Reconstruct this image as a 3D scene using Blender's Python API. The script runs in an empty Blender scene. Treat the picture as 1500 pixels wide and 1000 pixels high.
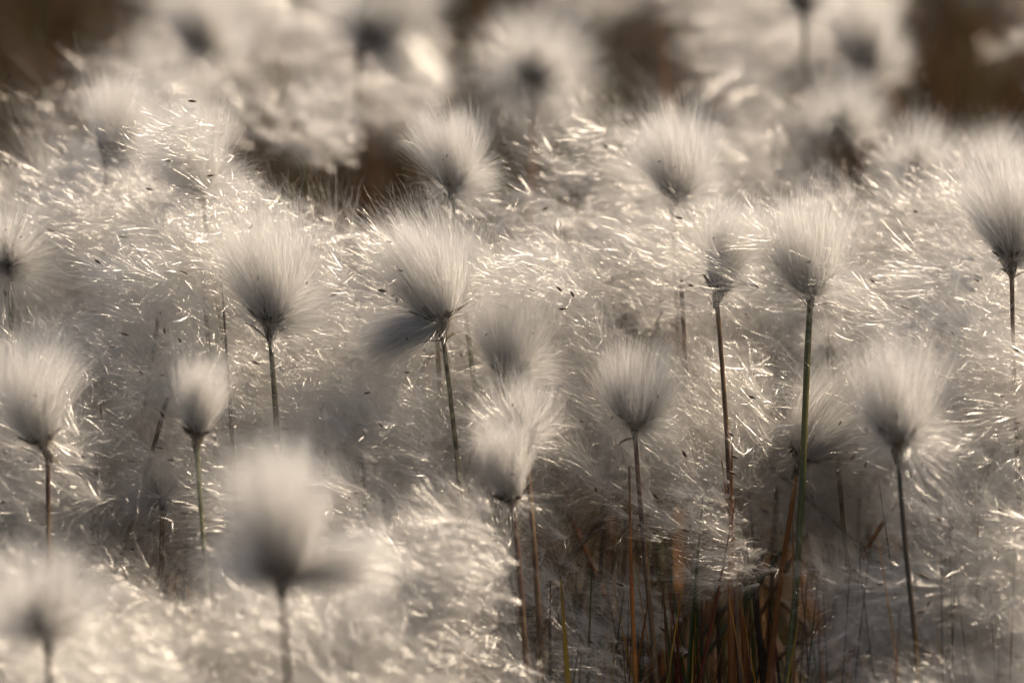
import bpy, math, random
import numpy as np
from mathutils import Vector, Matrix, Euler

R = math.radians
rng = np.random.default_rng(7)
random.seed(11)
S = bpy.context.scene
COL = S.collection

# ------------------------------------------------------------------ camera
PITCH = R(18)
DF = 2.0                                    # focus distance
TZ = 0.27
FWD = Vector((0, math.cos(PITCH), -math.sin(PITCH)))
UPV = Vector((0, math.sin(PITCH), math.cos(PITCH)))
CAM = Vector((0, 0, TZ)) - DF * FWD
cd = bpy.data.cameras.new('camera')
cam = bpy.data.objects.new('camera', cd)
COL.objects.link(cam)
cam.location = CAM
cam.rotation_euler = (math.pi / 2 - PITCH, 0, 0)
cd.sensor_width = 36
cd.lens = 180
cd.clip_start = 0.05
cd.clip_end = 500
cd.dof.use_dof = True
cd.dof.focus_distance = DF + 0.005
cd.dof.aperture_fstop = 5.0
S.camera = cam

# ------------------------------------------------------------------ light
SUN_EL, SUN_AZ = R(50), R(54)               # azimuth measured from the view direction towards the right
w = bpy.data.worlds.new('World')
S.world = w
w.use_nodes = True
nt = w.node_tree
sky = nt.nodes.new('ShaderNodeTexSky')
sky.sky_type = 'NISHITA'
sky.sun_disc = False
sky.sun_elevation = SUN_EL
sky.sun_rotation = SUN_AZ
sky.dust_density = 2.0
nt.links.new(sky.outputs[0], nt.nodes['Background'].inputs[0])
nt.nodes['Background'].inputs[1].default_value = 0.062
ld = bpy.data.lights.new('sun', 'SUN')
ld.energy = 4.3
ld.angle = R(0.5)
ld.color = (1.0, 0.89, 0.76)
sun = bpy.data.objects.new('sun', ld)
COL.objects.link(sun)
to_sun = Vector((math.sin(SUN_AZ) * math.cos(SUN_EL), math.cos(SUN_AZ) * math.cos(SUN_EL), math.sin(SUN_EL)))
sun.rotation_euler = to_sun.to_track_quat('Z', 'Y').to_euler()
S.view_settings.view_transform = 'Standard'
S.view_settings.look = 'None'
S.view_settings.gamma = 1
S.view_settings.exposure = 0.84
S.view_settings.use_curve_mapping = False
S.view_settings.use_white_balance = True
S.view_settings.white_balance_temperature = 7300
S.view_settings.white_balance_tint = 12
S.render.engine = 'CYCLES'
cy = S.cycles
cy.max_bounces = 10
cy.diffuse_bounces = 7
cy.glossy_bounces = 3
cy.transmission_bounces = 8
cy.transparent_max_bounces = 8
cy.use_denoising = True
cy.denoiser = 'OPENIMAGEDENOISE'
cy.use_adaptive_sampling = True
cy.adaptive_threshold = 0.02
cy.sample_clamp_indirect = 6
cy.sample_clamp_direct = 12
cy.caustics_reflective = False
cy.caustics_refractive = False


def at(px, py, off=0.0):
    """world point seen at photo pixel (px, py) at depth DF + off"""
    D = DF + off
    u = (px - 750) / 1500 * 0.2 * D
    v = (500 - py) / 1500 * 0.2 * D
    return CAM + D * FWD + Vector((u, 0, 0)) + v * UPV


# ------------------------------------------------------------------ materials
def mat(name):
    m = bpy.data.materials.new(name)
    m.use_nodes = True
    n = m.node_tree.nodes
    n.clear()
    return m, n, m.node_tree.links


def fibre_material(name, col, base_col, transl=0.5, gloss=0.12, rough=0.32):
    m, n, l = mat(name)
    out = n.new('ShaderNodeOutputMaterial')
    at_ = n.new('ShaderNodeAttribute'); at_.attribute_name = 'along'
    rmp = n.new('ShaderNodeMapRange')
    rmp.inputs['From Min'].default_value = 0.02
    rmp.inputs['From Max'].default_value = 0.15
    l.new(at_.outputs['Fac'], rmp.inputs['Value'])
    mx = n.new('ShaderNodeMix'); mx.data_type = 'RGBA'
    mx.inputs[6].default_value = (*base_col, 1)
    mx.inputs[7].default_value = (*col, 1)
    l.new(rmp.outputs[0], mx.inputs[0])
    d = n.new('ShaderNodeBsdfDiffuse')
    t = n.new('ShaderNodeBsdfTranslucent')
    g = n.new('ShaderNodeBsdfGlossy')
    g.inputs['Roughness'].default_value = rough
    g.inputs['Color'].default_value = (1, 0.98, 0.94, 1)
    l.new(mx.outputs[2], d.inputs['Color'])
    l.new(mx.outputs[2], t.inputs['Color'])
    m1 = n.new('ShaderNodeMixShader'); m1.inputs[0].default_value = transl
    l.new(d.outputs[0], m1.inputs[1]); l.new(t.outputs[0], m1.inputs[2])
    fr = n.new('ShaderNodeFresnel'); fr.inputs['IOR'].default_value = 1.5
    ad = n.new('ShaderNodeMath'); ad.operation = 'MULTIPLY_ADD'; ad.use_clamp = True
    ad.inputs[1].default_value = 1.2; ad.inputs[2].default_value = gloss
    l.new(fr.outputs[0], ad.inputs[0])
    m2 = n.new('ShaderNodeMixShader')
    l.new(ad.outputs[0], m2.inputs[0])
    l.new(m1.outputs[0], m2.inputs[1]); l.new(g.outputs[0], m2.inputs[2])
    l.new(m2.outputs[0], out.inputs[0])
    return m


def plain(name, c1, c2, scale=60, transl=0.0, rough=0.5, detail=4, stretch=(1, 1, 1)):
    """two-tone noise-mottled surface, optionally thin and translucent"""
    m, n, l = mat(name)
    out = n.new('ShaderNodeOutputMaterial')
    tc = n.new('ShaderNodeTexCoord')
    mp = n.new('ShaderNodeMapping'); mp.inputs['Scale'].default_value = stretch
    oi = n.new('ShaderNodeObjectInfo')
    ns = n.new('ShaderNodeTexNoise'); ns.noise_dimensions = '4D'
    ns.inputs['Scale'].default_value = scale
    ns.inputs['Detail'].default_value = detail
    l.new(tc.outputs['Object'], mp.inputs[0]); l.new(mp.outputs[0], ns.inputs['Vector'])
    mu = n.new('ShaderNodeMath'); mu.operation = 'MULTIPLY'; mu.inputs[1].default_value = 40
    l.new(oi.outputs['Random'], mu.inputs[0]); l.new(mu.outputs[0], ns.inputs['W'])
    rp = n.new('ShaderNodeMapRange')
    rp.inputs['From Min'].default_value = 0.38; rp.inputs['From Max'].default_value = 0.62
    l.new(ns.outputs[0], rp.inputs[0])
    mx = n.new('ShaderNodeMix'); mx.data_type = 'RGBA'
    mx.inputs[6].default_value = (*c1, 1); mx.inputs[7].default_value = (*c2, 1)
    l.new(rp.outputs[0], mx.inputs[0])
    p = n.new('ShaderNodeBsdfPrincipled')
    p.inputs['Roughness'].default_value = rough
    l.new(mx.outputs[2], p.inputs['Base Color'])
    bp = n.new('ShaderNodeBump'); bp.inputs['Strength'].default_value = 0.4; bp.inputs['Distance'].default_value = 0.0006
    l.new(ns.outputs[0], bp.inputs['Height']); l.new(bp.outputs[0], p.inputs['Normal'])
    if transl:
        t = n.new('ShaderNodeBsdfTranslucent')
        l.new(mx.outputs[2], t.inputs['Color'])
        ms = n.new('ShaderNodeMixShader'); ms.inputs[0].default_value = transl
        l.new(p.outputs[0], ms.inputs[1]); l.new(t.outputs[0], ms.inputs[2])
        l.new(ms.outputs[0], out.inputs[0])
    else:
        l.new(p.outputs[0], out.inputs[0])
    return m


M = {
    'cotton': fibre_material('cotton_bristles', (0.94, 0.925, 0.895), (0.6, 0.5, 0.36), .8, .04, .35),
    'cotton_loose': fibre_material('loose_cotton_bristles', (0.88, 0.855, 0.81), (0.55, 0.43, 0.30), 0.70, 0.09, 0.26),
    'stem_green': plain('stem_olive', (0.055, 0.062, 0.012), (0.13, 0.115, 0.03), 90, stretch=(1, 1, .15)),
    'stem_brown': plain('stem_brown', (0.07, 0.028, 0.011), (0.2, 0.115, 0.045), 110, stretch=(1, 1, .2)),
    'stem_speck': plain('stem_speckled', (0.06, 0.045, 0.015), (0.3, 0.24, 0.12), 300),
    'stem_orange': plain('stem_orange', (0.28, 0.085, 0.012), (0.36, 0.15, 0.02), 60, 0.25, stretch=(1, 1, .2)),
    'stem_dark': plain('stem_dark', (0.03, 0.024, 0.012), (0.085, 0.045, 0.02), 90, stretch=(1, 1, .2)),
    'recept': plain('dry_scales', (0.025, 0.016, 0.008), (0.12, 0.085, 0.045), 500),
    'bract': plain('papery_bract', (0.11, 0.075, 0.035), (0.28, 0.21, 0.11), 300, 0.4),
    'seed': plain('dark_achene', (0.022, 0.011, 0.006), (0.10, 0.045, 0.02), 600),
    'leaf_yellow': plain('leaf_yellow', (0.72, 0.36, 0.02), (0.6, 0.42, 0.05), 50, 0.45, stretch=(1, 1, .1)),
    'leaf_orange': plain('leaf_orange', (0.42, 0.15, 0.035), (0.5, 0.26, 0.06), 50, 0.45, stretch=(1, 1, .1)),
    'leaf_red': plain('leaf_red', (0.17, 0.03, 0.015), (0.28, 0.06, 0.02), 50, 0.4, stretch=(1, 1, .1)),
    'leaf_green': plain('leaf_green', (0.04, 0.065, 0.010), (0.13, 0.14, 0.02), 50, 0.4, stretch=(1, 1, .1)),
    'leaf_brown': plain('leaf_brown', (0.05, 0.03, 0.014), (0.12, 0.07, 0.03), 50, 0.3, stretch=(1, 1, .1)),
    'soil': plain('peat', (0.02, 0.013, 0.008), (0.06, 0.036, 0.018), 25, rough=0.9, detail=8),
    'rust': plain('rusty_grass', (0.16, 0.06, 0.018), (0.26, 0.13, 0.04), 30, 0.35),
    'litter': plain('dry_sedge_litter', (0.022, 0.016, 0.007), (0.08, 0.048, 0.018), 9, 0.3),
}


# ------------------------------------------------------------------ mesh builders
def mesh_from(name, V, F, material, smooth=True, along=None):
    me = bpy.data.meshes.new(name)
    V = np.ascontiguousarray(V, dtype=np.float32); F = np.ascontiguousarray(F, dtype=np.int32)
    me.vertices.add(len(V)); me.vertices.foreach_set('co', V.ravel())
    k = F.shape[1]
    me.loops.add(F.size); me.loops.foreach_set('vertex_index', F.ravel())
    me.polygons.add(len(F))
    me.polygons.foreach_set('loop_start', np.arange(len(F), dtype=np.int32) * k)
    me.polygons.foreach_set('use_smooth', np.full(len(F), smooth))
    if along is not None:
        a = me.attributes.new('along', 'FLOAT', 'POINT')
        a.data.foreach_set('value', along.astype(np.float32).ravel())
    me.update(calc_edges=True)
    me.materials.append(material)
    return me


def norm(a):
    return a / np.maximum(np.linalg.norm(a, axis=-1, keepdims=True), 1e-9)


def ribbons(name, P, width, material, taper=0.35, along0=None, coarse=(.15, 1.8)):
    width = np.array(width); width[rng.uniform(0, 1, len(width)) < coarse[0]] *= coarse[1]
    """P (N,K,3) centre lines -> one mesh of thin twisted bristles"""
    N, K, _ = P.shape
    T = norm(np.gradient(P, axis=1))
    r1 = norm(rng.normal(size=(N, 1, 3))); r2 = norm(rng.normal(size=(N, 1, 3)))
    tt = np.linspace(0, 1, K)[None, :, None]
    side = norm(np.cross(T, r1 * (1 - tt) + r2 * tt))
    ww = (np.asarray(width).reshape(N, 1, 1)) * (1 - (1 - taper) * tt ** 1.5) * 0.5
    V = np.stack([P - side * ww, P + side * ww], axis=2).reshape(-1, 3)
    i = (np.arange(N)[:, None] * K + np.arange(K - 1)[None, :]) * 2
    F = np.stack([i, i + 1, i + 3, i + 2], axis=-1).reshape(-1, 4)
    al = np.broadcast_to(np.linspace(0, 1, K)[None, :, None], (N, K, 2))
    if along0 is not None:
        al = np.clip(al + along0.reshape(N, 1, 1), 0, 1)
    return mesh_from(name, V, F, material, True, np.ascontiguousarray(al))


def march(p0, d0, L, K, bend, curl=0.0, jit=0.0):
    """grow centre lines: bend(t, dir) -> change in direction"""
    N = len(p0)
    P = np.zeros((N, K, 3)); P[:, 0] = p0
    d = norm(d0)
    ph = rng.uniform(0, 6.28, (N, 3)); fr = rng.uniform(3, 9, (N, 3))
    step = (L / (K - 1)).reshape(N, 1)
    for k in range(1, K):
        t = k / (K - 1)
        d = norm(d + bend(t, d) + np.sin(ph + fr * t) * curl * t + rng.normal(size=(N, 3)) * jit * t)
        P[:, k] = P[:, k - 1] + d * step
    return P


def wind(v):
    return np.array(v, dtype=float)


def brush(n=5200, h=0.041, th_lo=0, th_hi=62, up=0.22, wnd=(-.02, 0, 0), frizz=0.06, squash=1.0, locks=26, low=0.06, K=8, wd=0.000062):
    """shaving-brush head: bristles leave the receptacle and sweep up and together"""
    phi = rng.uniform(0, 2 * math.pi, n)
    th = np.radians(th_lo + (th_hi - th_lo) * rng.uniform(0, 1, n) ** 0.55)
    nl = int(n * low)
    th[:nl] = np.radians(rng.uniform(70, 130, nl))
    # locks: bristles gather in bunches
    lk = rng.uniform(0, 2 * math.pi, locks); lo = rng.normal(size=(locks, 3)) * 0.16
    a = (np.abs(((phi[:, None] - lk[None]) + math.pi) % (2 * math.pi) - math.pi)).argmin(1)
    phi = phi * 0.86 + 0.14 * lk[a]
    d0 = np.stack([np.sin(th) * np.cos(phi), np.sin(th) * np.sin(phi) * squash, np.cos(th)], 1)
    p0 = np.stack([0.0030 * d0[:, 0], 0.0030 * d0[:, 1], 0.003 + 0.007 * rng.uniform(0, 1, n) * (1 - th / 3)], 1)
    p0[:, :2] += rng.normal(size=(n, 2)) * .0013
    d0 = d0 + rng.normal(size=(n, 3)) * .10
    L = h * rng.normal(0.93, 0.09, n) * (1 + .09 * np.sin(2 * phi + 1) + .06 * np.sin(5 * phi)) * (1.0 - 0.10 * np.sin(th))
    stray = rng.uniform(0, 1, n) < .03; L[stray] *= 1.25
    L[:nl] *= rng.uniform(0.35, 0.9, nl)
    upv = np.zeros((n, 3)); upv[:, 2] = up
    upv[:nl, 2] *= -0.15
    W = np.broadcast_to(wind(wnd), (n, 3)) * rng.uniform(.5, 1.5, (n, 1))
    off = lo[a] * 0.34
    lkL = rng.normal(1, .10, locks)[a]
    crl = np.full((n, 1), frizz); crl[rng.uniform(0, 1, n) < 0.13] *= 4.0

    def bend(t, d):
        return upv * (0.35 + 0.9 * t) * (1 if t < .75 else .4) + W * t * 2 + off
    return march(p0, d0, L, K, bend, crl, 0.015), wd * rng.uniform(.7, 1.3, n), np.zeros(n)


def lobe(n, h, direction, spread, droop=(0, 0, -.04), frizz=0.05, K=8, wd=0.000062, p=(0, 0, .004)):
    """a side lobe of bristles combed over in one direction"""
    D = norm(np.array([direction], float))
    d0 = norm(D + rng.normal(size=(n, 3)) * spread)
    p0 = np.array(p) + rng.normal(size=(n, 3)) * 0.002
    L = h * rng.normal(.9, .14, n)
    dr = wind(droop)
    pull = 0.10

    def bend(t, d):
        return dr * t * 2 + (D - d) * pull
    return march(p0, d0, L, K, bend, frizz, 0.02), wd * rng.uniform(.7, 1.3, n), np.zeros(n)


def burst(n=5200, h=0.036, K=8, wd=0.000062):
    """wide open head: bristles radiate all round, a little swept"""
    d0 = norm(rng.normal(size=(n, 3)) * np.array([1, .8, .9]) + np.array([.05, -.1, .25]))
    p0 = d0 * 0.003 + np.array([0, 0, .005])
    L = h * rng.normal(.92, .13, n)
    W = wind((.03, 0, .03))
    return march(p0, d0, L, K, lambda t, d: W * t, 0.07, 0.03), wd * rng.uniform(.7, 1.3, n), np.zeros(n)


WD = np.array([-0.86, -0.12, 0.36])


def wad(tufts=110, per=74, size=(.042, .03, .026), spread=.36, curl=.19, L=.0245, K=8, wd=0.000043, dirn=WD, messy=.35, dvar=.30):
    """blown-out cottongrass: many seed tufts, each fanning out from its own seed, combed by the wind"""
    c = norm(rng.normal(size=(tufts, 3))) * rng.uniform(0, 1, (tufts, 1)) ** .45 * np.array(size)
    out = np.copy(c) / np.array(size)
    d = norm(np.array([dirn]) + rng.normal(size=(tufts, 3)) * dvar + out * .18)
    n = tufts * per
    ci = np.repeat(np.arange(tufts), per)
    sp = rng.uniform(.4, 1.5, tufts)[ci][:, None] * spread
    d0 = norm(d[ci] + rng.normal(size=(n, 3)) * sp)
    messy_i = rng.uniform(0, 1, n) < messy
    d0[messy_i] = norm(d0[messy_i] + rng.normal(size=(messy_i.sum(), 3)) * .8)
    p0 = c[ci] + rng.normal(size=(n, 3)) * .0004 - d[ci] * L * .35
    stray = rng.uniform(0, 1, n) < .035
    Ls = L * np.where(stray, 1.55, 1.0) * rng.normal(.9, .2, n).clip(.3, 1.5) * rng.uniform(.7, 1.2, tufts)[ci]
    g = (d * .10 + rng.normal(size=(tufts, 3)) * .07)[ci]
    crl = np.full((n, 1), curl) * np.where(messy_i, 2.2, .8)[:, None]
    P = march(p0, d0, Ls, K, lambda t, dd: g, crl, .03)
    return P, wd * rng.uniform(.6, 1.4, n), np.full(n, .22) * rng.uniform(0, 1.4, n), c - d * L * .35, d


def join(*parts):
    K = min(p[0].shape[1] for p in parts)
    Ps = []
    for p in parts:
        q = p[0]
        if q.shape[1] != K:
            idx = np.linspace(0, q.shape[1] - 1, K)
            i0 = np.floor(idx).astype(int).clip(0, q.shape[1] - 2); f = (idx - i0)[None, :, None]
            q = q[:, i0] * (1 - f) + q[:, i0 + 1] * f
        Ps.append(q)
    return np.concatenate(Ps), np.concatenate([p[1] for p in parts]), np.concatenate([p[2] for p in parts])


def tube(name, pts, radii, material, sides=7, cap=True):
    pts = np.array([tuple(p) for p in pts], float); radii = np.array(radii, float)
    K = len(pts)
    T = norm(np.gradient(pts, axis=0))
    ref = np.array([1.0, 0.13, 0.0])
    a = norm(np.cross(T, ref)); b = np.cross(T, a)
    ang = np.linspace(0, 2 * math.pi, sides, endpoint=False)
    V = pts[:, None] + radii[:, None, None] * (a[:, None] * np.cos(ang)[None, :, None] + b[:, None] * np.sin(ang)[None, :, None])
    V = V.reshape(-1, 3)
    F = []
    for k in range(K - 1):
        for s in range(sides):
            s2 = (s + 1) % sides
            F.append((k * sides + s, k * sides + s2, (k + 1) * sides + s2, (k + 1) * sides + s))
    return mesh_from(name, V, np.array(F), material)


def add(name, me, parent=None, loc=None):
    o = bpy.data.objects.new(name, me)
    COL.objects.link(o)
    if parent is not None:
        o.parent = parent
    if loc is not None:
        o.location = loc
    return o


def thing(name, label, cat, loc, group=None, rot=(0, 0, 0), scale=1.0):
    o = bpy.data.objects.new(name, None)
    o.empty_display_size = 0.01
    COL.objects.link(o)
    o.location = loc; o.rotation_euler = rot; o.scale = (scale,) * 3
    o['label'] = label; o['category'] = cat
    if group: o['group'] = group
    return o


# ------------------------------------------------------------------ ground
def ground_h(x, y):
    return (0.012 * np.sin(x * 9 + 1) * np.cos(y * 7) + 0.008 * np.sin(x * 23 + y * 17) + 0.02 * np.sin(y * 2.1 + x)
            ) * np.exp(-((x * x + y * y) / 30.0)) - 0.01


def make_ground():
    g = np.concatenate([-np.geomspace(200, 2.2, 16), np.linspace(-2, 2, 110), np.geomspace(2.2, 200, 16)])
    X, Y = np.meshgrid(g, g, indexing='ij')
    Z = ground_h(X, Y) + rng.normal(size=X.shape) * .0025
    V = np.stack([X, Y, Z], -1).reshape(-1, 3)
    n = len(g)
    i = (np.arange(n - 1)[:, None] * n + np.arange(n - 1)[None, :])
    F = np.stack([i, i + n, i + n + 1, i + 1], -1).reshape(-1, 4)
    o = add('ground', mesh_from('ground', V, F, M['soil']))
    o['kind'] = 'structure'


make_ground()


def blade_ribbons(name, n, xr, yr, hr, wr, material, lean=.5):
    x = rng.uniform(*xr, n); y = rng.uniform(*yr, n)
    p0 = np.stack([x, y, ground_h(x, y) - .004], 1)
    d0 = norm(np.stack([rng.normal(size=n) * .3, rng.normal(size=n) * .3, np.ones(n)], 1))
    L = rng.uniform(*hr, n)
    g = np.stack([rng.normal(size=n) * .12 - .03, rng.normal(size=n) * .12, np.full(n, -.07)], 1) * lean
    P = march(p0, d0, L, 6, lambda t, d: g, .05, .02)
    me = ribbons(name, P, rng.uniform(*wr, n), material, .12)
    o = add(name, me)
    o['kind'] = 'stuff'
    return o


o = blade_ribbons('sedge_grass', 9000, (-.75, .75), (-.5, 1.9), (.04, .15), (.0012, .0028), M['litter'])
o['label'] = 'low mat of brown sedge grass growing under the cotton'; o['category'] = 'grass'
o = blade_ribbons('tall_sedge', 9000, (-.75, .75), (.05, 1.9), (.08, .19), (.0013, .0026), M['litter'], .5)
o['label'] = 'tall brown sedge standing dense beneath the far cotton'; o['category'] = 'grass'
o = blade_ribbons('green_grass', 1500, (-.6, .6), (-.4, 1.4), (.04, .14), (.001, .0022), M['leaf_green'])
o['label'] = 'short green grass blades among the brown sedge litter'; o['category'] = 'grass'
o = blade_ribbons('red_grass', 1500, (-.7, .7), (-.4, 1.9), (.05, .17), (.001, .0022), M['rust'])
o['label'] = 'rust coloured dry grass blades among the brown sedge litter'; o['category'] = 'grass'

# ------------------------------------------------------------------ shared head meshes
FL = {}


def reg(key, data, material='cotton'):
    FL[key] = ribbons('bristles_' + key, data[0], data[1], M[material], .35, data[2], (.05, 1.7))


reg('brush', join(brush(6000, .045, 0, 54, .20, (-.045, 0, 0)), lobe(1500, .036, (1, 0, .45), .42, frizz=.18)))
reg('brush_left', join(brush(6000, .046, 0, 56, .20, (-.07, 0, 0)), lobe(1500, .034, (.9, 0, .6), .38, frizz=.2)))
reg('brush_round', join(brush(6000, .042, 0, 70, .30, (.02, 0, 0), low=.09, frizz=.09), lobe(900, .032, (.8, 0, .2), .5, frizz=.2)))
reg('brush_narrow', brush(5600, .043, 0, 42, .24, (.05, 0, .01), low=.05, frizz=.12))
reg('brush_swept', brush(6000, .047, 0, 50, .18, (.11, 0, 0), frizz=.05))
reg('double', join(brush(5800, .045, 0, 54, .24, (-.04, 0, 0)), lobe(3400, .038, (-1, -.15, -.04), .22, (0, 0, -.06))))
reg('burst', burst(6500))
reg('winged', join(brush(5600, .051, 0, 52, .26, (-.02, 0, 0)), lobe(2800, .042, (1, -.1, .35), .26, (.02, 0, -.08)), lobe(900, .034, (-1, -.1, .35), .35)))
reg('dome', join(brush(5200, .034, 0, 100, .10, (-.01, 0, 0), frizz=.12, low=.12)))

# receptacle: short cone of overlapping dry scales
def make_receptacle():
    pts = [(0, 0, -.004), (0, 0, -.001), (0, 0, .002), (0, 0, .006), (0, 0, .010), (0, 0, .012)]
    me = tube('receptacle', pts, [.0011, .0019, .0034, .0038, .0024, .0004], M['recept'], 12)
    V = np.zeros(len(me.vertices) * 3, np.float32); me.vertices.foreach_get('co', V)
    V = V.reshape(-1, 3); V[:, :2] *= rng.uniform(.8, 1.2, (len(V), 1)); me.vertices.foreach_set('co', V.ravel())
    return me


def make_bract(L=.011, wd=.0026):
    K = 6
    V = []; F = []
    for k in range(K):
        t = k / (K - 1)
        ww = wd * math.sin(math.pi * min(1, .18 + t * .82)) * .5 + .0001
        y = .0018 + L * t * .8; z = L * .42 * math.sin(t * 1.5) - .003
        for s, zz in ((-1, .0006), (0, 0), (1, .0006)):
            V.append((s * ww, y, z + zz * (1 - t)))
    for k in range(K - 1):
        for s in range(2):
            a = k * 3 + s
            F.append((a, a + 1, a + 4, a + 3))
    return mesh_from('bract', np.array(V), np.array(F), M['bract'])


def make_seed():
    pts = [(0, 0, -.0013), (0, 0, -.0007), (0, 0, 0), (0, 0, .0007), (0, 0, .0013)]
    return tube('seed', pts, [.00006, .0003, .00042, .0003, .00005], M['seed'], 6)


REC, BRA, BRA2, SEED = make_receptacle(), make_bract(), make_bract(.016, .0022), make_seed()


def make_scales():
    """the dry chaff of achenes packed among the bases of the bristles"""
    n = 150
    phi = rng.uniform(0, 6.28, n); th = np.radians(rng.uniform(5, 85, n))
    d = np.stack([np.sin(th) * np.cos(phi), np.sin(th) * np.sin(phi), np.cos(th)], 1)
    p0 = d * .003 + np.array([0, 0, .004])
    P = march(p0, d, rng.uniform(.003, .0085, n), 4, lambda t, dd: np.array([0, 0, .12]), .05)
    return ribbons('chaff', P, rng.uniform(.0004, .0010, n), M['recept'], .2)


CHAFF = make_scales()


def stem_mesh(top, foot, material, r=.0011, wob=.004, n=14):
    t = np.linspace(0, 1, n)
    a = np.array(foot, float); b = np.array(top, float)
    P = a[None] * (1 - t)[:, None] + b[None] * t[:, None]
    ph = rng.uniform(0, 6.28, 2)
    P[:, 0] += wob * np.sin(t * math.pi) * math.sin(ph[0]) + wob * .35 * np.sin(t * 7 + ph[1]) * np.sin(t * math.pi)
    P[:, 1] += wob * np.sin(t * math.pi) * math.cos(ph[0])
    rr = r * (1.25 - .4 * t) * (1 + .08 * rng.normal(size=n))
    return tube('stem', P, rr, material, 8)


HEROES = []
BEHIND = []


def hero(px, py, off, key, size, tilt, stem_px, stem_mat, label, short, bracts=3, yaw=None, stem_r=.0011, rec=1.0, seeds=2, cat='cottongrass', group='cottongrass heads standing above the fluff'):
    """one cottongrass plant: head base seen at (px, py); stem_px = a pixel lower down that its stem passes"""
    if off > .1: off *= 1.12
    p = at(px, py, off)
    q = at(stem_px[0], stem_px[1], off - .003)
    dirv = (q - p)
    k = (p.z + .005) / max(1e-4, -dirv.z)
    foot = p + dirv * k
    root = thing('cottongrass', label, cat, (foot.x, foot.y, float(ground_h(foot.x, foot.y))), group)
    rl = root.location
    top = p - rl
    add('stem', stem_mesh(top, (0, 0, -.01), M[stem_mat], stem_r), root)
    yaw = random.uniform(-.4, .4) if yaw is None else yaw
    h = bpy.data.objects.new('flower_head', FL[key]); COL.objects.link(h); h.parent = root
    h.location = top
    h.rotation_euler = (random.uniform(-.25, .15), R(tilt * 1.6 + random.uniform(-6, 6)), yaw)
    h.scale = (size * (.94 if key in ('burst', 'winged', 'double') else .80), size * .85, size * 1.0)
    rc = add('receptacle', REC, h); rc.scale = (rec,) * 3
    add('chaff', CHAFF, h).scale = (1.35,) * 3
    for i in range(bracts):
        b = add('bract', BRA if i % 2 == 0 else BRA2, h)
        b.rotation_euler = (random.uniform(-.5, .25), 0, i * 2 * math.pi / bracts + random.uniform(-.5, .5))
    for i in range(seeds):
        s = add('seed', SEED, h)
        a = random.uniform(0, 6.28); rr = random.uniform(.012, .019)
        s.location = (rr * math.cos(a), -abs(rr * math.sin(a)) - .003, random.uniform(.006, .03))
        s.rotation_euler = (random.uniform(0, 3), random.uniform(0, 3), 0)
    if abs(off) < .07:
        BEHIND.append((px, py, stem_px[0], stem_px[1], off))
    HEROES.append((px, py - 45 * size, short))
    return root


# ------------------------------------------------------------------ the heads one can tell apart
hero(395, 487, 0, 'brush', 1.0, -3, (405, 665), 'stem_speck', 'plump brush-shaped white cottongrass head in sharp focus on a speckled straight stem', 'plump brush-shaped head', 4)
hero(648, 487, 0, 'double', 1.0, -5, (658, 600), 'stem_speck', 'cottongrass head split into an upright brush and a drooping grey left lobe', 'two-lobed head', 3)
hero(742, 568, .01, 'brush', .82, 5, (748, 700), 'stem_dark', 'smaller grey fan-shaped cottongrass head close right of the two-lobed head', 'small fan-shaped head', 2, rec=1.3)
hero(1187, 438, 0, 'brush_round', .96, -2, (1160, 730), 'stem_green', 'cottongrass head with a dark seed on its front and a long olive stem with bracts', 'long olive-stemmed head', 4, stem_r=.0014)
hero(1050, 440, .015, 'brush_narrow', .86, 3, (1062, 600), 'stem_brown', 'small ragged cottongrass head with a tan base on a brown stem', 'small ragged head', 3)
hero(1315, 662, -.06, 'brush_round', 1.02, -1, (1355, 1000), 'stem_dark', 'round blurred cottongrass head with a dark base on a long dark slanting stem', 'round head on the dark slanting stem', 2, rec=1.2)
hero(930, 632, 0, 'brush_round', .84, 0, (948, 1000), 'stem_brown', 'round white cottongrass head on a tall dark stem over the dark grassy gap', 'round head over the dark gap', 2)
hero(70, 665, -.05, 'brush_swept', .93, -14, (71, 775), 'stem_brown', 'grey cottongrass head swept to the right near the left picture edge', 'grey swept head', 3)
hero(288, 650, -.05, 'brush_narrow', .74, 5, (290, 700), 'stem_green', 'slim pointed cottongrass head with a short dark green base', 'slim pointed head', 2, rec=1.3)
hero(413, 858, -.22, 'winged', 1.0, 0, (420, 1000), 'stem_brown', 'large blurred egg-shaped cottongrass head in the foreground with a bright wing on its right', 'large blurred foreground head', 2, rec=1.3)
hero(70, 940, -.2, 'dome', 1.05, -4, (75, 1000), 'stem_brown', 'blurred grey dome-shaped cottongrass head low in the left foreground', 'blurred grey dome head', 2, rec=1.2)
hero(14, 402, .06, 'burst', .78, -8, (16, 520), 'stem_green', 'spiky spreading cottongrass head cut by the left picture edge', 'spreading head at the left edge', 2)
hero(155, 240, .10, 'brush', .82, 10, (155, 340), 'stem_brown', 'soft grey cottongrass head on a brown stem in the upper left', 'soft grey upper left head', 2)
hero(293, 92, .34, 'brush', .92, 2, (303, 180), 'stem_orange', 'very blurred cottongrass head on an orange-brown stem at the top edge', 'very blurred head at the top edge', 1, stem_r=.0016)
hero(783, 128, .27, 'burst', .98, 0, (777, 320), 'stem_orange', 'blurred sunburst cottongrass head with a dark centre on an orange stem', 'sunburst head', 1, stem_r=.0015, rec=1.6)
hero(662, 287, .06, 'brush', .76, 3, (668, 345), 'stem_green', 'neat upright cottongrass head with a yellow-green stem top', 'neat upright head', 2)
hero(985, 302, .08, 'brush_left', .85, 6, (990, 400), 'stem_dark', 'cottongrass head with wispy right edge right of the trailing bristles', 'wispy-edged head', 2)
hero(1482, 395, 0, 'brush', .97, -4, (1486, 520), 'stem_brown', 'tall cottongrass head cut by the right picture edge', 'head at the right edge', 3)
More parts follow.
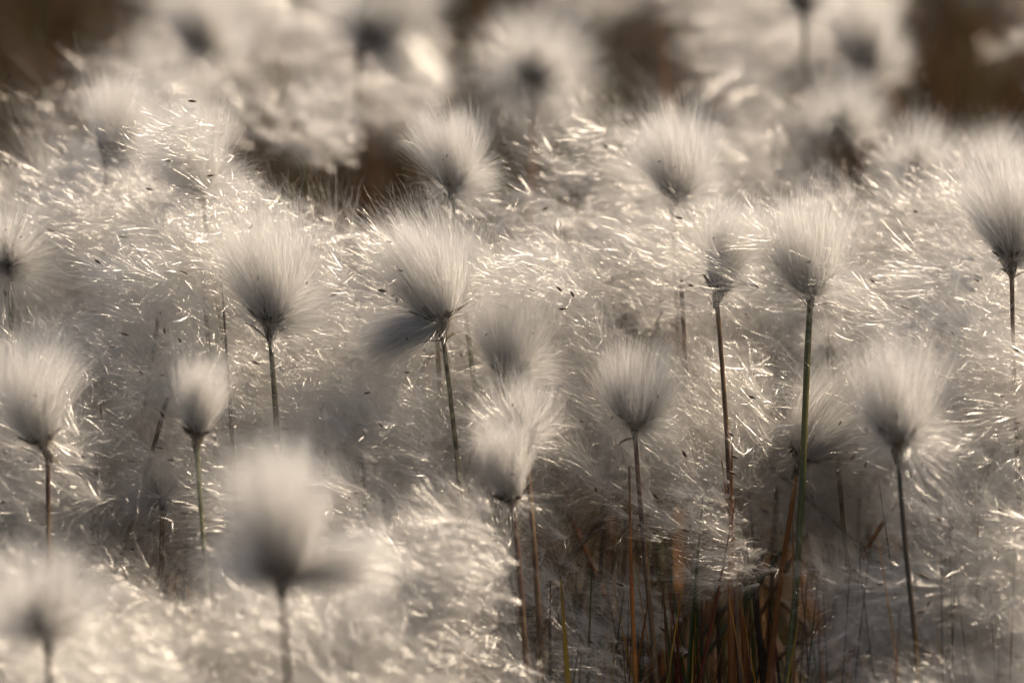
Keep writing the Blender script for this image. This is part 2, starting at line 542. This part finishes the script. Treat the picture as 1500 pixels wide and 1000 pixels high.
hero(1177, 22, .33, 'brush', .8, 0, (1179, 130), 'stem_dark', 'blurred cottongrass stem top with its head cut by the top edge', 'head cut by the top edge', 1, stem_r=.0015)
hero(1232, 205, .22, 'dome', .9, 4, (1236, 300), 'stem_brown', 'soft grey blurred cottongrass head left of the dark upper right hollow', 'soft head left of the upper right hollow', 1)
hero(1345, 270, .13, 'dome', .85, 0, (1350, 380), 'stem_brown', 'rounded cottongrass head just below the dark upper right hollow', 'rounded head under the hollow', 1)
hero(1448, 270, .12, 'burst', .72, 20, (1452, 380), 'stem_brown', 'bright curled-over cottongrass head near the right edge below the hollow', 'bright curled-over head', 1)
hero(1217, 528, .05, 'dome', .55, 0, (1222, 620), 'stem_brown', 'small tan-based cottongrass head right behind the long olive stem', 'small tan-based head', 2)
hero(770, 655, -.03, 'dome', .85, -6, (782, 800), 'stem_brown', 'bright round white cottongrass head below the small fan-shaped head', 'bright round head', 1)
hero(752, 745, -.045, 'brush_narrow', .78, -4, (757, 860), 'stem_brown', 'limp grey cottongrass head hanging under the bright round head', 'limp grey head', 1)
hero(530, 75, .32, 'winged', 1.1, 28, (524, 200), 'stem_brown', 'big bright blurred cottongrass head leaning right left of the dark cleft at the top', 'big leaning head at the top', 1)
hero(1168, 690, .03, 'brush_swept', .95, 14, (1150, 800), 'stem_orange', 'smooth grey shaded cottongrass head half hidden behind the olive stem', 'smooth shaded head', 1)
hero(238, 745, .0, 'dome', .7, -10, (232, 860), 'stem_brown', 'grey collapsed cottongrass head with a dark middle in the lower left', 'grey collapsed head', 2)
hero(296, 290, .045, 'brush_round', .9, -10, (322, 520), 'stem_speck', 'loose wispy cottongrass head topping the tangled heap at upper left', 'loose wispy head', 2)
hero(1262, 110, .3, 'brush', .9, 2, (1262, 230), 'stem_brown', 'tall pale blurred cottongrass head just left of the dark top hollow', 'tall pale blurred head', 1)

# ------------------------------------------------------------------ the blown-out heads that fill the field
WADS = []
specs = [
    dict(), dict(spread=.25, dvar=.22, messy=.2), dict(spread=.4, curl=.2, messy=.55, dvar=.5),
    dict(L=.034, spread=.22, dvar=.25), dict(size=(.036, .03, .034), messy=.45), dict(dirn=np.array([-.95, -.1, .1]), spread=.28),
    dict(dirn=np.array([-.6, -.2, .6]), spread=.3), dict(tufts=140, L=.024, messy=.7, dvar=.6, curl=.25),
]
for i, s in enumerate(specs):
    P, ww, al, c, d = wad(**s)
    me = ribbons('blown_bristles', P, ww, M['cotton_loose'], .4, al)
    # positions for seeds: those nearest the camera side
    idx = np.argsort(c[:, 1] - c[:, 2] * .5)[:22]
    WADS.append((me, c[idx], d[idx]))
P, ww, al, c, d = wad(tufts=40, per=70, size=(.036, .025, .026), spread=.28, dvar=.25, L=.034, messy=.3)
WISP = (ribbons('thin_bristles', P, ww, M['cotton_loose'], .4, al), c[:14], d[:14])
AIRY = []
for s_ in (dict(), dict(dvar=.4, messy=.5), dict(dirn=np.array([-.9, -.1, .2]))):
    P, ww, al, c, d = wad(**{**dict(tufts=70, per=70, size=(.044, .032, .026), spread=.30, L=.028), **s_})
    AIRY.append((ribbons('airy_bristles', P, ww * 1.1, M['cotton_loose'], .4, al), c[:20], d[:20]))
short_stems = [stem_mesh((0, 0, .22), (0, 0, 0), M[k], .001, .006, 8) for k in ('stem_brown', 'stem_brown', 'stem_orange', 'stem_dark', 'stem_green')]


def hole(px, py):
    H = [(40, 0, 235, 145), (-30, 150, 115, 150), (700, 110, 115, 220), (820, 240, 170, 115), (900, 110, 110, 140), (1420, 130, 230, 160),
         (940, 825, 250, 175), (830, 920, 190, 180), (1000, 930, 215, 170), (205, 835, 105, 85), (470, 320, 70, 90), (1085, 830, 60, 140)]
    return any(((px - a) / c) ** 2 + ((py - b) / e) ** 2 < 1 for a, b, c, e in H)


def depth_map(px, py):
    ys = [-200, 0, 120, 240, 340, 600, 800, 1000, 1150]
    left = [.80, .50, .33, .15, .06, .01, -.04, -.13, -.22]
    right = [.80, .52, .36, .20, .10, .01, -.035, -.07, -.11]
    f = min(1, max(0, (px - 350) / 450))
    return float(np.interp(py, ys, left)) * (1 - f) + float(np.interp(py, ys, right)) * f


used_labels = {}
order_words = ['', 'second ', 'third ', 'fourth ', 'fifth ', 'sixth ', 'seventh ', 'eighth ', 'ninth ']
LOOK = ['tangled', 'combed', 'frizzy', 'long-haired', 'rounded', 'flat-lying', 'upswept', 'matted']


def wad_label(px, py, kind):
    if not (-40 < px < 1540 and -40 < py < 1040):
        side = 'left' if px <= -40 else ('right' if px >= 1540 else ('top' if py <= -40 else 'bottom'))
        return f'{LOOK[kind]} white cottongrass tuft just beyond the {side} edge of the picture'
    best = sorted(HEROES, key=lambda h: (h[0] - px) ** 2 + (h[1] - py) ** 2)[0]
    dx, dy = px - best[0], py - best[1]
    hor = 'right of' if dx > 0 else 'left of'
    ver = 'above' if dy < 0 else 'below'
    if abs(dx) > 2.2 * abs(dy): rel = hor
    elif abs(dy) > 2.2 * abs(dx): rel = ver
    else: rel = ver + ' and ' + hor
    k = (LOOK[kind], rel, best[2])
    n = used_labels.get(k, 0); used_labels[k] = n + 1
    return f'{order_words[n]}{LOOK[kind]} tuft {rel} the {best[2]}'.strip()


def stand(root, ry, size, p):
    s = add('stem', short_stems[random.randrange(5)], root)
    # upright in the world whatever the lean of the tuft
    s.rotation_euler = (-root.rotation_euler.x + random.uniform(-.06, .06), -ry + random.uniform(-.08, .08), random.uniform(0, 6))
    L = max(.03, p.z + .012)
    s.scale = (1 / size, 1 / size, L / .22 / size)
    e = s.rotation_euler.to_matrix() @ Vector((0, 0, L / size))
    s.location = -e - Vector((0, 0, .008))


def put_wad(px, py, off, kind, size, ry, rz, wisp=False, airy=False, label=None, nseed=None):
    p = at(px, py, off)
    me, sc, sd = WISP if wisp else (AIRY[kind % 3] if airy else WADS[kind])
    root = thing('cottongrass_tuft', label or wad_label(px, py, kind), 'cottongrass tuft', (p.x, p.y, p.z), 'blown-out cottongrass heads in the white mass')
    root.rotation_euler = (random.uniform(-.15, .15), ry, rz)
    root.scale = (size,) * 3
    add('bristles', me, root)
    if not wisp:
        stand(root, ry, size, p)
    infocus = abs(off) < .09
    for i in range(nseed if nseed is not None else (random.choice([3, 4, 5]) if infocus else 1)):
        j = random.randrange(len(sc))
        q = add('seed', SEED, root)
        q.location = sc[j] * np.array([1.0, 1.25, 1.2]) + np.array([0, -.009, .005])
        q.rotation_euler = Vector(-sd[j]).to_track_quat('Z', 'Y').to_euler()
        q.scale = (random.uniform(.9, 1.5) / size,) * 3
    return root


BEHIND += [(848, 780, 852, 1000, -.02), (940, 700, 950, 1000, -.005), (1064, 680, 1080, 980, 0), (322, 380, 324, 520, .005)]
cnt = 0
row = 0
py = -190
while py < 1130:
    stepx = 96
    px = -110 + (stepx / 2 if row % 2 else 0)
    while px < 1620:
        x = px + random.uniform(-26, 26); y = py + random.uniform(-22, 22)
        thin = ((x - 480) / 140) ** 2 + ((y - 240) / 130) ** 2 < 1 or ((x - 1130) / 90) ** 2 + ((y - 200) / 150) ** 2 < 1 or ((x - 880) / 90) ** 2 + ((y - 110) / 90) ** 2 < 1
        if not hole(x, y) and not (thin and random.random() < .5):
            low_right = x > 700 and y > 680
            off = depth_map(x, y) + random.uniform(-.035, .045) + .004
            if random.random() < (.22 if y < 330 else .14) or (y > 985 and 730 < x < 1150): px += stepx; continue
            for hx, hy, ex, ey, ho in BEHIND:
                if hy - 90 < y < ey + 20 and abs(x - (hx + (ex - hx) * (y - hy) / (ey - hy))) < 120:
                    off = max(off, ho + random.uniform(.024, .04))
            airy = random.random() < (.7 if y < 330 else ((.6 if x < 1150 else .35) if low_right else .3))
            put_wad(x, y + 12, off, random.randrange(8), random.uniform(.66, 1.22) * (.82 if low_right else 1), random.uniform(-.45, .45), random.uniform(-.6, .6), wisp=((low_right and x < 1150 or y < 330) and random.random() < .22), airy=airy)
            cnt += 1
        px += stepx
    py += 86
    row += 1

# tufts that hide the lower stems, as in the photograph
for px, py, off, kind, sz, ry, rz, lab in [
    (1000, 385, .045, 1, .85, .1, .1, 'combed tuft hiding the stem of the wispy-edged head'),
    (290, 365, .02, 2, .95, -.2, .2, 'tangled tuft heaped under the loose wispy head'),
    (235, 430, .015, 4, 1.0, .1, -.3, 'big rounded tuft left of the plump brush-shaped head'),
    (150, 335, .07, 5, .85, .0, .0, 'flat-lying tuft hiding the stem of the soft grey upper left head'),
    (1480, 560, -.005, 0, .9, .1, .2, 'tangled tuft hiding the stem of the head at the right edge'),
    (470, 560, .02, 7, 1.0, .0, .1, 'matted tuft between the two speckled stems'),
    (250, 560, .0, 2, .8, .2, .0, 'frizzy tuft just above the slim pointed head'),
    (530, 650, .0, 0, .95, .1, -.2, 'tangled tuft below the two-lobed head'),
]:
    put_wad(px, py, off, kind, sz, ry, rz, label=lab)

# loose wisps hanging inside the dark hollow and along the edges
for px, py, off, sz, ry, lab in [
    (900, 895, .04, .8, .1, 'thin silver wisp of bristles caught low in the dark grassy gap'),
    (840, 985, .0, .8, .15, 'silvery flattened wisp at the bottom of the dark gap'),
    (1010, 745, .0, .7, .2, 'long trailing wisp crossing the top right of the dark gap'),
    (1055, 825, .0, .55, -.3, 'small starry wisp of bristles beside the orange leaves'),
    (870, 225, .10, .8, .0, 'trailing glinting bristles blown left beside the wispy-edged head'),
    (770, 400, .0, .6, -.1, 'bright wisp around a dark seed above the small fan-shaped head'),
    (570, 400, .01, .85, .0, 'glinting wisp on the left side of the two-lobed head'),
    (1120, 385, .0, .85, .1, 'glinting wisp on the left side of the long olive-stemmed head'),
    (1350, 440, -.01, 1.0, .1, 'bright parallel bristles streaming left of the head at the right edge'),
    (250, 210, .01, .6, -.2, 'fine bristles flying off the top of the loose wispy head'),
    (640, 800, -.10, .9, .2, 'soft blurred wisp left of the dark gap'),
]:
    put_wad(px, py, off, 3, sz, ry, 0, wisp=True, label=lab)


# ------------------------------------------------------------------ standing leaves and bare stems
def leaf(top, foot, off, material, label, wid=.0022, bow=.006, cat='sedge leaf', name='sedge_leaf', group='sedge leaves standing in the gaps'):
    a = at(*top, off); q = at(*foot, off - .004)
    dv = q - a
    k = (a.z + .003) / max(1e-4, -dv.z)
    f = a + dv * k
    n = 14
    t = np.linspace(0, 1, n)
    A = np.array(f - f); B = np.array(a - f)
    C = A[None] * (1 - t)[:, None] + B[None] * t[:, None]
    C[:, 0] += bow * np.sin(t * math.pi) * random.choice((-1, 1)); C[:, 1] += bow * .5 * np.sin(t * 4)
    wid *= 1.4
    V = []; F = []
    rot = random.uniform(-.5, .5)
    for k in range(n):
        ww = wid * .5 * (1 - t[k] ** 3 * .93)
        s = np.array([math.cos(rot), math.sin(rot), 0]); b = np.array([-math.sin(rot), math.cos(rot), 0])
        for q_ in ((-1, .0), (0, .35), (1, .0), (0, .12)):
            V.append(C[k] + s * ww * q_[0] + b * wid * q_[1] * (1 if q_[0] == 0 else 0))
    for k in range(n - 1):
        for s_ in range(4):
            s2 = (s_ + 1) % 4
            F.append((k * 4 + s_, k * 4 + s2, (k + 1) * 4 + s2, (k + 1) * 4 + s_))
    o = add(name, mesh_from('leaf', np.array(V), np.array(F), M[material]), None, (f.x, f.y, float(ground_h(f.x, f.y))))
    o['label'] = label; o['category'] = cat; o['group'] = group
    return o


LEAVES = [
    ((822, 800), (850, 990), -.035, 'leaf_yellow', 'broad golden yellow sedge leaf leaning left at the bottom of the dark gap', .0038),
    ((806, 815), (822, 1000), .0, 'leaf_brown', 'brown sedge leaf directly left of the broad golden leaf', .0026),
    ((742, 850), (747, 960), .02, 'leaf_yellow', 'short amber leaf left of the dark gap', .0018),
    ((868, 785), (877, 990), .0, 'leaf_green', 'thin olive leaf with a yellow tip in the dark gap', .0016),
    ((922, 670), (952, 1000), -.005, 'leaf_orange', 'long orange leaf beside the tall dark stem', .0022),
    ((958, 795), (945, 960), .0, 'leaf_orange', 'orange-tipped green leaf right of the tall dark stem', .0018),
    ((975, 820), (984, 1000), .01, 'leaf_red', 'thin red-tipped leaf in the middle of the dark gap', .0014),
    ((995, 860), (1006, 1000), .01, 'leaf_red', 'dark red leaf in the right half of the dark gap', .0015),
    ((1057, 690), (1068, 900), .015, 'leaf_orange', 'left one of the pair of rust orange leaves', .0030),
    ((1072, 660), (1090, 960), .005, 'leaf_orange', 'right one of the pair of rust orange leaves', .0028),
    ((1078, 685), (1035, 850), -.005, 'leaf_red', 'dark red leaf slanting down left across the orange pair', .0018),
    ((1030, 720), (1027, 990), .0, 'leaf_green', 'yellow-green leaf with dry tip at the right of the gap', .0022),
    ((1016, 910), (1022, 1000), -.01, 'leaf_yellow', 'short bright yellow leaf low in the gap', .0016),
    ((1090, 790), (1050, 990), .01, 'leaf_brown', 'dark slanting stalk right of the orange leaves', .0014),
    ((1160, 740), (1150, 900), .0, 'leaf_orange', 'faint orange leaf under the long olive stem', .0018),
    ((1200, 800), (1198, 900), -.03, 'leaf_brown', 'thin brown stalk in the pale haze of the lower right', .0013),
    ((1183, 820), (1184, 920), -.03, 'leaf_brown', 'short thin brown stalk left of the pale haze', .0012),
    ((1261, 790), (1262, 870), -.02, 'leaf_brown', 'dark stalk close left of the dark slanting stem', .0013),
    ((1398, 710), (1402, 850), .01, 'leaf_orange', 'rusty stalk in the cotton at the right', .0018),
    ((1386, 890), (1390, 990), .0, 'leaf_yellow', 'straw stalk low at the right', .0013),
    ((1455, 930), (1458, 1000), .0, 'leaf_red', 'red stalk in the lower right corner', .0014),
    ((183, 770), (178, 870), -.01, 'leaf_red', 'brown pointed leaf in the small lower left gap', .0020),
    ((206, 830), (208, 875), -.01, 'leaf_green', 'green leaf base in the small lower left gap', .0018),
    ((232, 800), (228, 870), -.01, 'leaf_brown', 'brown stalk right of the small lower left gap', .0018),
    ((193, 810), (194, 880), .0, 'leaf_yellow', 'dull yellow leaf in the middle of the small lower left gap', .0016),
    ((322, 350), (324, 520), .015, 'leaf_brown', 'speckled brown bare stem left of the plump brush-shaped head', .0022),
    ((965, 0), (966, 60), .42, 'leaf_orange', 'blurred brown stalk at the top edge right of centre', .003),
    ((555, 690), (548, 800), .02, 'leaf_brown', 'faint brown stalk in the cotton left of the limp grey head', .0014),
    ((525, 930), (527, 1000), -.03, 'leaf_green', 'green leaf at the bottom edge left of centre', .0016),
    ((672, 840), (674, 960), .02, 'leaf_brown', 'faint stalk behind the cotton at the bottom centre', .0016),
]
for l in LEAVES:
    leaf(*l)
# the many darker leaves inside the gap
HUE = {'leaf_brown': 'brown', 'leaf_red': 'dark red', 'leaf_green': 'olive green', 'leaf_orange': 'rust orange', 'leaf_yellow': 'straw yellow'}
for i in range(110):
    px = random.uniform(730, 1130); py = random.uniform(740, 950)
    k = random.choice(['leaf_brown', 'leaf_red', 'leaf_green', 'leaf_brown', 'leaf_brown', 'leaf_green', 'leaf_green', 'leaf_orange'])
    leaf((px, py), (px + random.uniform(-14, 14), py + 120), random.uniform(.03, .22), k,
         f'slim {HUE[k]} sedge leaf standing in shade at the back of the dark gap', random.uniform(.0012, .002), group=f'{HUE[k]} sedge leaves at the back of the dark gap')
for i in range(46):
    px = random.uniform(755, 1105); py = random.uniform(815, 940)
    k = random.choice(['leaf_brown', 'leaf_red', 'leaf_green', 'leaf_orange', 'leaf_yellow', 'leaf_green'])
    leaf((px, py), (px + random.uniform(-16, 16), py + 110), random.uniform(-.02, .03), k,
         f'thin {HUE[k]} sedge leaf standing at the front of the dark gap', random.uniform(.0009, .0016), group=f'{HUE[k]} sedge leaves at the front of the dark gap')
for i in range(44):
    right = i % 4 != 0
    px = random.uniform(1130, 1490) if right else random.uniform(20, 700); py = random.uniform(700, 950) if right else random.uniform(700, 930)
    k = random.choice(['leaf_brown', 'leaf_red', 'leaf_brown', 'leaf_orange', 'leaf_yellow', 'leaf_green'])
    leaf((px, py), (px + random.uniform(-16, 16), py + 110), depth_map(px, py) - random.uniform(.0, .03), k,
         f'bare {HUE[k]} stalk poking through the cotton at the lower {"right" if right else "left"}', random.uniform(.0007, .0013), group=f'{HUE[k]} stalks in the cotton at the lower {"right" if right else "left"}')

# dark seed blurred against the hollow at top left
s = add('seed_speck', SEED, None, at(14, 112, .1)); s.scale = (2.2, 2.2, 1.6); s.rotation_euler = (.5, .5, 0)
s['label'] = 'blurred dark seed hanging before the brown hollow at top left'; s['category'] = 'seed'
print('wads', cnt, 'dups', {k: v for k, v in used_labels.items() if v > 1})
